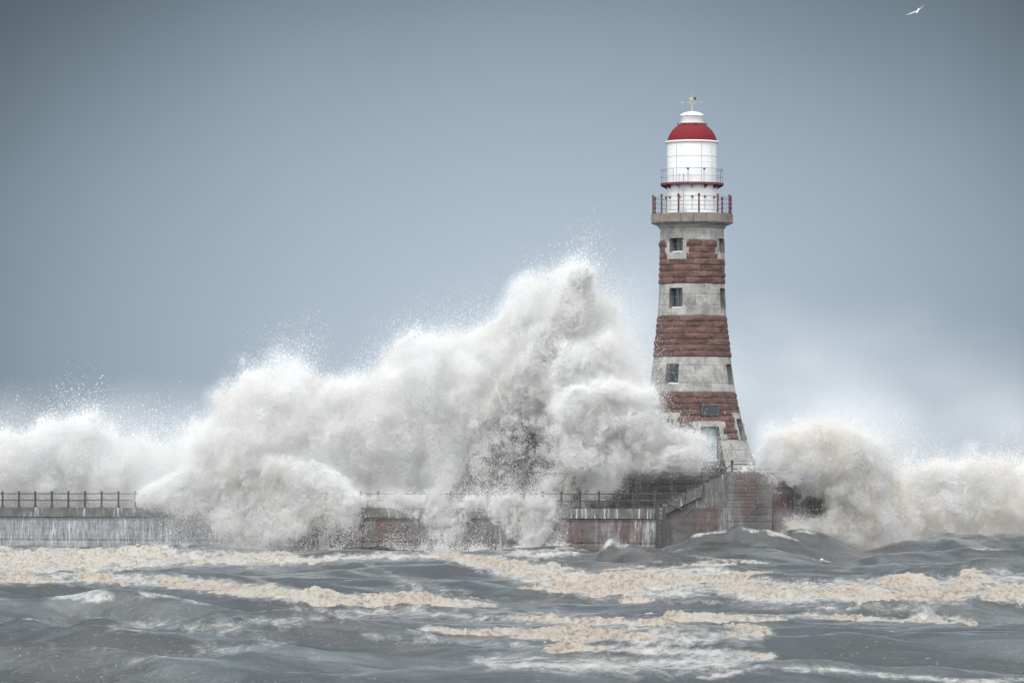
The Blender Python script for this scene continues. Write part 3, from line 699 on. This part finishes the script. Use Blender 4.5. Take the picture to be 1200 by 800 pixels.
# ================================================================== GULLS
def gull(label, P, span, dirv, flap, roll, tip_col):
    o = thing('gull', label, 'bird', tuple(P), 'gulls over the storm sea'); R0 = Matrix.Rotation(dirv, 3, 'Z') @ Matrix.Rotation(math.radians(32), 3, 'X') @ Matrix.Rotation(roll, 3, 'Y')
    prof = [(-.40, .004, .02), (-.30, .035, .01), (-.16, .075, 0), (0, .095, -.005), (.14, .085, 0), (.24, .055, .02), (.30, .052, .035), (.345, .045, .035), (.38, .02, .025), (.42, .004, .015)]
    V_ = []; k = 10
    for (y, r, zc) in prof:
        for i in range(k): a = 2 * math.pi * i / k; V_.append(Vector((r * .75 * math.cos(a), y * .85, zc + r * .7 * math.sin(a))) * span / 1.25)
    F_ = [(j * k + i, j * k + (i + 1) % k, (j + 1) * k + (i + 1) % k, (j + 1) * k + i) for j in range(len(prof) - 1) for i in range(k)] + [tuple(range(k)), tuple(range(len(V_) - 1, len(V_) - 1 - k, -1))]
    P = Vector(P); bo = obj('body', [P + R0 @ v for v in V_], F_, M_gull, o, True)
    for s_ in (-1, 1):
        W = []; 
        for f in np.linspace(0, 1, 9):
            x = s_ * (.05 + .60 * f); z = flap[0 if s_ < 0 else 1] * (math.sin(f * 1.9) * .22 if flap[2] else f * .02 + .13 * f * f) + .02; ch = .25 * (1 - f ** 2.6) + .02; sw = -.16 * f ** 2 + .05 * math.sin(f * 3.14)
            for yy, dz_ in ((ch * .55, 0), (ch * .2, .018), (-ch * .45, .004), (ch * .2, -.006)): W.append(Vector((x, sw + yy + .03, z + dz_)) * span / 1.25)
        Fw = [(j * 4 + i, j * 4 + (i + 1) % 4, (j + 1) * 4 + (i + 1) % 4, (j + 1) * 4 + i) for j in range(8) for i in range(4)] + [(0, 1, 2, 3), (32, 33, 34, 35)]
        wg = obj('wing', [P + R0 @ v for v in W], Fw, M_gull, o, True)
        Wt = [v + Vector((s_ * .012, -.004, .004)) for v in W[-8:]]
        obj('wing_tip', [P + R0 @ v for v in Wt], [(i, (i + 1) % 4, 4 + (i + 1) % 4, 4 + i) for i in range(4)] + [(0, 1, 2, 3), (4, 5, 6, 7)], M_gullgrey, wg)
gull('white gull gliding with spread wings high in the sky over the lighthouse side', at(1075.5, 13.5, 285), 1.32, math.radians(-25), (1., 1., False), math.radians(-27), None)
gull('small white gull skimming low over the dark water', at(964.5, 655.5, 222), .52, math.radians(60), (-1.2, -.9, True), math.radians(20), None)

# ================================================================== SPRAY
tet = np.array([(1, 1, 1), (1, -1, -1), (-1, 1, -1), (-1, -1, 1)]) / math.sqrt(3)
def rand_rot(n):
    qv = rng.normal(size=(n, 4)); qv /= np.linalg.norm(qv, axis=1)[:, None]; a, b_, c_, d_ = qv.T
    return np.stack([np.stack([1 - 2 * (c_ * c_ + d_ * d_), 2 * (b_ * c_ - d_ * a), 2 * (b_ * d_ + c_ * a)], -1), np.stack([2 * (b_ * c_ + d_ * a), 1 - 2 * (b_ * b_ + d_ * d_), 2 * (c_ * d_ - b_ * a)], -1),
                     np.stack([2 * (b_ * d_ - c_ * a), 2 * (c_ * d_ + b_ * a), 1 - 2 * (b_ * b_ + c_ * c_)], -1)], 1)
ROT = np.einsum('nij,kj->nki', rand_rot(256), tet)
def droplets(name, P, R, mat, label):
    T_ = ROT[rng.integers(0, 256, len(P))]; V_ = (P[:, None] + T_ * R[:, None, None]).reshape(-1, 3)
    F_ = (np.arange(len(P))[:, None, None] * 4 + np.array([(0, 1, 2), (0, 3, 1), (0, 2, 3), (1, 3, 2)])[None]).reshape(-1, 3)
    o = obj(name, V_, F_, mat); o['kind'] = 'stuff'; o['label'] = label; o['category'] = 'spray'; return o
def poly_sd(X, Y, poly):
    d2 = np.full(X.shape, 1e12, dtype=np.float64); ins = np.zeros(X.shape, bool); n = len(poly)
    for i in range(n):
        (a, b_), (c_, e) = poly[i], poly[(i + 1) % n]; ux, uy = c_ - a, e - b_
        t_ = np.clip(((X - a) * ux + (Y - b_) * uy) / (ux * ux + uy * uy + 1e-9), 0, 1)
        d2 = np.minimum(d2, (X - a - t_ * ux) ** 2 + (Y - b_ - t_ * uy) ** 2)
        cr = ((b_ > Y) != (e > Y)); xi = a + (Y - b_) * ux / (uy if abs(uy) > 1e-9 else 1e-9); ins ^= cr & (X < xi)
    return np.where(ins, 1, -1) * np.sqrt(d2)
def plume(poly, dfun, tmax, Rr, n, rlo, rhi, amp=1.0, soft=.5, nscale=.45, wisp=.6, warp=.8, clump=.5, dens=None, deep=.12, slant=0., throw=(.4, 0, .95)):
    """Droplets filling an inflated, billowing body: poly is its outline, dfun its distance, tmax its half depth (m), Rr the rounding (m)."""
    poly = list(poly); xs_ = [p[0] for p in poly]; ys_ = [p[1] for p in poly]; out = []; rad = []; seeds = []; got = 0; mar = 26
    for it in range(60):
        m_ = 400000
        X = rng.uniform(min(xs_) - mar, max(xs_) + mar, m_); Y = rng.uniform(min(ys_) - mar, max(ys_) + mar, m_)
        d0 = dfun(X, Y); sc = d0 / FPX
        dd = rng.uniform(-tmax - amp, tmax + amp, m_)
        e = poly_sd(X, Y, poly) * sc
        tt_ = np.clip(e / Rr, 0, 1); T_ = tmax * np.sqrt(np.clip(1 - (1 - tt_) ** 2, 0, 1))
        s_ = np.where(e > 0, np.minimum(T_ - np.abs(dd), e * 1.2 + .2), e - .3 * np.abs(dd))
        k0 = (s_ > -1.15 * amp - .35) & (rng.random(m_) < .15 + np.exp(-np.maximum(s_ - amp - soft, 0)))
        X, Y, d0, sc, dd, s_ = X[k0], Y[k0], d0[k0], sc[k0], dd[k0], s_[k0]
        p = np.stack([(X - 600) * sc, d0 + dd, EYE - (Y - 572) * sc], -1)
        pw = p * np.array([1, 1, 1.]) + np.stack([(NZ[3](p * .8 + 5) - .5), NZ[1](p * .8 + 31) - .5, NZ[2](p * .8 + 77) - .5], -1) * warp
        pw[:, 0] += slant * pw[:, 2]
        bl = np.abs(NZ[0](pw * nscale) * 2 - 1) + .55 * np.abs(NZ[1](pw * nscale * 2.1 + 8) * 2 - 1) + .42 * np.abs(NZ[2](pw * nscale * 4.3 + 3) * 2 - 1) + .34 * np.abs(NZ[3](pw * nscale * 9 + 1) * 2 - 1)
        s2 = s_ + amp * (bl - .86)
        pr = sstep(0, soft, s2)
        pr = pr * (deep + (1 - deep) * np.exp(-np.maximum(s2 - soft, 0) / .9))
        fz_ = fbm(pw * 3.2 + 11, 3, 2, .6)
        pr = pr * ((1 - clump) + clump * 2.2 * sstep(.42, .62, fz_))
        pr = pr + wisp * .022 * np.exp(-np.maximum(-s2, 0) / .5) * (s2 < .1) * sstep(.45, .65, fbm(pw * .9 + 40, 3, 1))
        if dens is not None: pr = pr * dens(X, Y, dd)
        k = rng.random(len(X)) < pr
        seeds.append(p[k & (s2 > .15)]); q_ = p[k]; mv = rng.random(len(q_)) < .42      # some of it is torn off along the wind and the throw
        far_ = (np.minimum(rng.exponential(.46, len(q_)), 1.3) * (.3 + 2.2 * sstep(.4, .7, fbm(q_ * .7 + 60, 2, 3))))[:, None] * mv[:, None]
        q_ = q_ + far_ * (np.array(throw) + .26 * rng.normal(size=q_.shape)); out.append(q_); edge = sstep(-.2, .9, s2[k]); rad.append(rlo + (rhi - rlo) * edge * rng.random(k.sum()) ** .7); got += k.sum()
        if got >= n: break
    P_o = np.concatenate(out); R_o = np.concatenate(rad); sd_o = np.concatenate(seeds); k = rng.permutation(len(P_o))[:n]; R_o = R_o * np.where(rng.random(len(R_o)) < .03, 1.9, 1.)
    return P_o[k], R_o[k], sd_o
def mist(lst):
    out = []; rad = []
    for (X, Y, rx, ry, d, td, n) in lst:
        g = rng.normal(size=(n * 2, 3)); Xp = X + g[:, 0] * rx * .5; Yp = Y + g[:, 1] * ry * .5
        p = np.stack([(Xp - 600) * d / FPX, d + g[:, 2] * td, EYE - (Yp - 572) * d / FPX], -1)
        k = rng.random(len(p)) < sstep(.30, .68, fbm(p * np.array([.22, .22, .30]), 4, 1)); p = p[k][:n]
        p = p[p[:, 2] > -.5]; out.append(p); rad.append(rng.uniform(.016, .032, len(p)))
    return np.concatenate(out), np.concatenate(rad)
cst = lambda v: (lambda X, Y: np.full(X.shape, float(v)))
SCALE = 1.0
def cat_(*a): return np.concatenate([q_[0] for q_ in a]), np.concatenate([q_[1] for q_ in a])
# 1 long bank of spray far left, behind the pier
P1 = [(-60, 505), (0, 500), (30, 499), (45, 489), (75, 489), (95, 478), (110, 481), (128, 496), (150, 511), (185, 517), (215, 510), (260, 500), (320, 520), (340, 604), (-60, 604)]
a1 = plume(P1, cst(326), 2.6, 2.5, int(230000 * SCALE), .02, .04, 1.3, .8, .5, 1., 1.1, .7)
droplets('sea_spray', *a1[:2], M_spray, 'low bank of white spray drifting behind the far left railing')
# 2 the great plume
P2_ = [(215, 520), (240, 492), (262, 464), (285, 434), (315, 428), (345, 422), (375, 443), (405, 449), (430, 438), (455, 414), (480, 398), (500, 391), (530, 395), (552, 388), (580, 373), (600, 348), (625, 331), (650, 315),
       (670, 307), (684, 306), (694, 318), (698, 345), (698, 380), (702, 420), (715, 455), (725, 500), (700, 560), (640, 604), (540, 604), (430, 604), (330, 604), (240, 600)]
def dens2(X, Y, dd):   # a thinner, hollow part low down to the right, where the dark water shows
    h = np.exp(-(((X - 618 - (Y - 540) * -.25) / 70) ** 2 + ((Y - 548) / 64) ** 2)); ck = sstep(.40, .62, fbm(np.stack([X / 18., Y / 26., dd * .5], -1), 4, 2))
    return 1 - np.clip(h * 1.35, 0, 1) * (.985 - .35 * ck)
a2 = plume(P2_, cst(307), 4.2, 4.0, int(900000 * SCALE), .016, .036, 1.6, .24, .36, .6, 1.5, .8, dens2, .10, .25)
P2c = [(668, 318), (684, 306), (697, 322), (694, 380), (680, 435), (660, 468), (620, 488), (585, 500), (560, 515), (545, 500), (575, 455), (610, 410), (640, 365)]   # the coarse rising column in front
a2c = plume(P2c, cst(303.0), 1.5, 2.2, int(150000 * SCALE), .018, .044, 1.1, .35, .6, .5, 1.2, .85, None, .25, .4)
P2b = [(690, 335), (728, 345), (738, 380), (752, 430), (772, 465), (780, 520), (700, 560), (655, 500), (655, 430)]
a2b = plume(P2b, cst(306), 2.2, 2.2, int(150000 * SCALE), .016, .03, .9, 2.2, .5, 1., 1.2, .3)
veil = plume([(535, 560), (560, 510), (600, 470), (650, 465), (690, 500), (705, 560), (690, 598), (540, 598)], cst(300.6), .5, 1.2, int(45000 * SCALE), .012, .032, .6, .8, .9, .8, 1., .9, None, 1., .3)
droplets('sea_spray', *cat_(a2, a2c, a2b, veil), M_spray, 'towering white plume of spray bursting over the pier left of the lighthouse')
# 3 lobe that wraps the foot of the tower
P3_ = [(645, 475), (680, 442), (720, 440), (752, 452), (768, 446), (777, 434), (772, 456), (776, 480), (790, 497), (812, 499), (825, 512), (823, 536), (812, 552), (770, 560), (740, 558), (710, 575), (690, 578), (655, 540)]
a3 = plume(P3_, cst(293.3), 1.5, 1.6, int(220000 * SCALE), .016, .032, 1.3, .9, .5, .6, 1.6, .7, throw=(.45, 0, .15))
P3b = [(655, 395), (690, 400), (715, 385), (745, 425), (768, 465), (760, 500), (700, 500), (640, 490), (640, 440)]
a3b = plume(P3b, cst(297.5), 1.6, 2.2, int(130000 * SCALE), .015, .03, 1.2, 1.6, .5, 1., 1.5, .6, throw=(.6, 0, .5))
a3c = plume([(625, 560), (650, 540), (690, 548), (700, 575), (685, 600), (630, 604)], cst(294.3), .6, 1., int(30000 * SCALE), .012, .028, .6, .9, .8, 1., 1., .8)
droplets('sea_spray', *cat_(a3, a3b, a3c), M_spray, 'white lobe of spray thrown across the foot of the lighthouse')
# 4 curtain falling over the front of the pier
P4_ = [(150, 587), (175, 563), (210, 548), (260, 538), (310, 528), (350, 533), (390, 548), (415, 563), (440, 582), (430, 600), (420, 622), (395, 622), (370, 615), (355, 640), (320, 650), (290, 653), (262, 640), (240, 620), (205, 605), (175, 600)]
a4 = plume(P4_, lambda X, Y: dfront(X) - 1.0, 1.6, 1.5, int(300000 * SCALE), .018, .034, .9, .9, .5, .8, 1.0, .5, throw=(.25, -.2, -.7))
a4b = plume([(200, 600), (440, 600), (425, 655), (330, 665), (250, 660)], lambda X, Y: dfront(X) - .9, .5, .8, int(30000 * SCALE), .012, .024, .5, 1., .6, 1., .6, .7)
droplets('sea_spray', *cat_(a4, a4b), M_spray, 'white cloud of spray tumbling down in front of the pier wall')
# 5 two smaller splashes
P5a = [(425, 592), (440, 582), (470, 575), (510, 576), (552, 582), (555, 602), (540, 640), (520, 650), (500, 625), (475, 606), (450, 600)]
P5b = [(540, 596), (552, 584), (580, 577), (615, 579), (645, 588), (662, 596), (655, 606), (650, 625), (630, 645), (612, 650), (590, 625), (560, 606)]
a5 = []
sp = dict(amp=.5, soft=.8, nscale=.8, wisp=1.2, warp=.8, clump=.6)
for pl, lb_ in ((P5a, 'small fan of spray falling over the wall beside the white cloud'), (P5b, 'small fan of spray falling over the wall nearest the red brown blocks')):
    a5.append(plume(pl, lambda X, Y: dfront(X) - .75, .6, .9, int(85000 * SCALE), .013, .03, **sp)); droplets('sea_spray', *a5[-1][:2], M_spray, lb_)
bw = plume([(170, 648), (260, 641), (340, 646), (430, 640), (520, 636), (600, 640), (665, 632), (675, 660), (160, 664)], lambda X, Y: dfront(X) - 1.6, .7, .6, int(70000 * SCALE), .014, .032, .55, .8, .9, 1.1, .9, .8, throw=(.2, -.2, .5))
droplets('sea_spray', *bw[:2], M_spray, 'low ragged white backwash along the foot of the pier wall')
# 6 breaker at the outer corner, 7 surf farther out
P6_ = [(862, 553), (875, 537), (885, 523), (905, 505), (930, 494), (960, 489), (985, 494), (1010, 505), (1034, 520), (1052, 545), (1065, 590), (1060, 668), (905, 660), (915, 600), (955, 602), (962, 588), (925, 578), (885, 560)]
a6 = plume(P6_, lambda X, Y: 289 + np.maximum(X - 905, 0) * .05, 2.0, 2.4, int(260000 * SCALE), .016, .036, 1.7, .9, .5, .8, 1.5, .75, throw=(.8, 0, .45))
droplets('sea_spray', *a6[:2], M_spray_sand, 'sandy white breaker exploding against the outer corner of the pier head')
P7_ = [(905, 607), (950, 600), (985, 596), (1020, 560), (1060, 545), (1100, 542), (1140, 534), (1170, 534), (1260, 552), (1260, 668), (900, 668)]
a7 = plume(P7_, cst(303), 2.6, 2.4, int(280000 * SCALE), .016, .04, 1.9, .5, .55, .8, 1.5, .75, throw=(.6, 0, .5))
droplets('sea_spray', *a7[:2], M_spray_sand, 'sandy surf churning in the open water past the pier head')
# 8 drifting mist: a true volume, thickest round the spray and thinning into the air
seedp = np.concatenate([q_[2][rng.choice(len(q_[2]), n_, False)] for q_, n_ in ((a1, 1800), (a2, 7000), (a2b, 1200), (a2c, 450), (a3, 1500), (a3b, 900), (a4, 4200), (a5[0], 520), (a5[1], 520), (a6, 1500), (a7, 1500))])
def gn_mist(pts, clouds, lo, hi, vox):
    me = bpy.data.meshes.new('sea_mist'); me.vertices.add(len(pts)); me.vertices.foreach_set('co', pts.astype(np.float32).ravel()); me.update()
    o = bpy.data.objects.new('sea_mist', me); C.objects.link(o)
    g = bpy.data.node_groups.new('mist', 'GeometryNodeTree')
    g.interface.new_socket('Geometry', in_out='INPUT', socket_type='NodeSocketGeometry'); g.interface.new_socket('Geometry', in_out='OUTPUT', socket_type='NodeSocketGeometry')
    gi = g.nodes.new('NodeGroupInput'); go = g.nodes.new('NodeGroupOutput'); pos = g.nodes.new('GeometryNodeInputPosition')
    total = None
    nz = g.nodes.new('ShaderNodeTexNoise'); sc_ = g.nodes.new('ShaderNodeVectorMath'); sc_.operation = 'MULTIPLY'; sc_.inputs[1].default_value = (.16, .16, .22)
    g.links.new(pos.outputs[0], sc_.inputs[0]); g.links.new(sc_.outputs[0], nz.inputs['Vector']); nz.inputs['Scale'].default_value = 1.; nz.inputs['Detail'].default_value = 5
    nf = nz.outputs[0]
    for (X, Y, rx, ry, d, td, a) in clouds:
        c_ = at(X, Y, d); sub = g.nodes.new('ShaderNodeVectorMath'); sub.operation = 'SUBTRACT'; g.links.new(pos.outputs[0], sub.inputs[0]); sub.inputs[1].default_value = c_
        dv = g.nodes.new('ShaderNodeVectorMath'); dv.operation = 'DIVIDE'; g.links.new(sub.outputs[0], dv.inputs[0]); dv.inputs[1].default_value = (rx * d / FPX, td, ry * d / FPX)
        ln_ = g.nodes.new('ShaderNodeVectorMath'); ln_.operation = 'DOT_PRODUCT'; g.links.new(dv.outputs[0], ln_.inputs[0]); g.links.new(dv.outputs[0], ln_.inputs[1])
        v_ = math_node(g, 'MULTIPLY', math_node(g, 'EXPONENT', math_node(g, 'MULTIPLY', ln_.outputs['Value'], -1.)), a)
        total = v_ if total is None else math_node(g, 'ADD', total, v_)
    nm = g.nodes.new('ShaderNodeMapRange'); g.links.new(nf, nm.inputs[0]); nm.inputs[1].default_value = .22; nm.inputs[2].default_value = .72
    total = math_node(g, 'MULTIPLY', total, nm.outputs[0])
    px_ = g.nodes.new('GeometryNodeProximity'); px_.target_element = 'POINTS'; g.links.new(gi.outputs[0], px_.inputs[0])
    near = g.nodes.new('ShaderNodeMapRange'); near.interpolation_type = 'SMOOTHSTEP'; g.links.new(px_.outputs['Distance'], near.inputs[0])
    near.inputs[1].default_value = 1.05; near.inputs[2].default_value = .1; near.inputs[3].default_value = 0; near.inputs[4].default_value = MISTNEAR
    nz2 = g.nodes.new('ShaderNodeTexNoise'); g.links.new(pos.outputs[0], nz2.inputs['Vector']); nz2.inputs['Scale'].default_value = .6; nz2.inputs['Detail'].default_value = 4
    nm2 = g.nodes.new('ShaderNodeMapRange'); g.links.new(nz2.outputs[0], nm2.inputs[0]); nm2.inputs[1].default_value = .36; nm2.inputs[2].default_value = .62
    total = math_node(g, 'ADD', total, math_node(g, 'MULTIPLY', near.outputs[0], nm2.outputs[0]))
    total = math_node(g, 'MAXIMUM', math_node(g, 'SUBTRACT', total, .004), 0.)
    vc = g.nodes.new('GeometryNodeVolumeCube'); g.links.new(total, vc.inputs['Density']); vc.inputs['Min'].default_value = lo; vc.inputs['Max'].default_value = hi
    for k_, ax in enumerate('XYZ'): vc.inputs['Resolution ' + ax].default_value = int((hi[k_] - lo[k_]) / vox)
    sm = g.nodes.new('GeometryNodeSetMaterial'); g.links.new(vc.outputs[0], sm.inputs[0])
    m = bpy.data.materials.new('mist'); m.use_nodes = True; t = m.node_tree; t.nodes.clear(); out_ = t.nodes.new('ShaderNodeOutputMaterial'); pv = t.nodes.new('ShaderNodeVolumePrincipled')
    pv.inputs['Color'].default_value = (.997, .998, .999, 1); pv.inputs['Density'].default_value = 1.; pv.inputs['Anisotropy'].default_value = .0
    t.links.new(pv.outputs[0], out_.inputs['Volume']); sm.inputs['Material'].default_value = m; me.materials.append(m)
    g.links.new(sm.outputs[0], go.inputs[0]); md = o.modifiers.new('mist', 'NODES'); md.node_group = g
    o['kind'] = 'stuff'; o['label'] = 'thin white mist drifting round and behind the spray'; o['category'] = 'mist'; return o
MISTNEAR = .24
gn_mist(seedp, [(960, 500, 130, 60, 308, 5, .085), (1090, 520, 150, 70, 312, 5, .085), (1190, 545, 90, 60, 312, 5, .08), (740, 400, 75, 110, 309, 4, .055), (190, 500, 190, 40, 328, 4, .07), (890, 465, 90, 80, 312, 4, .06),
           (60, 530, 160, 60, 330, 4, .08), (300, 560, 160, 60, 309, 4, .08), (715, 440, 60, 80, 301, 3, .13), (1000, 440, 250, 80, 318, 6, .035), (560, 420, 200, 60, 310, 4, .03)], (-58, 286, -.5), (54, 336, 23.5), .28)
cy.volume_bounces = 32; cy.volume_step_rate = 1.5; cy.volume_max_steps = 256
# dark wave body showing through the hollow of the plume
mb = MB(); nxw, nzw = 60, 40
Xg, Fg = np.meshgrid(np.linspace(490, 742, nxw), np.linspace(0, 1, nzw))
topY = 604 - 132 * np.exp(-np.abs((Xg - 622) / 84) ** 2.6) ; Yg = 606 + (topY - 606) * np.sin(Fg * math.pi / 2) ; dg = 301.4 + 6.5 * Fg ** 1.6
xg = (Xg - 600) * dg / FPX; zg = EYE - (Yg - 572) * dg / FPX
dn_ = fbm(np.stack([xg * .8, zg * .8, dg * .4], -1).reshape(-1, 3), 4).reshape(xg.shape) - .5
Pf = np.stack([xg, dg - 1.6 * dn_, zg], -1).reshape(-1, 3); Pb = np.stack([xg, 2 * 308.2 - dg, zg], -1).reshape(-1, 3)
gf = grid_faces(nzw, nxw)
wb = obj('breaking_wave', np.concatenate([Pf, Pb]), np.concatenate([gf, gf[:, ::-1] + len(Pf)]), M_water, None, True); wb['label'] = 'dark grey hump of breaking water inside the tall spray'; wb['category'] = 'wave'
wb['kind'] = 'structure'
a_ = wb.data.attributes.new('foam', 'FLOAT', 'POINT'); a_.data.foreach_set('value', np.full(len(wb.data.vertices), .7, dtype=np.float32))
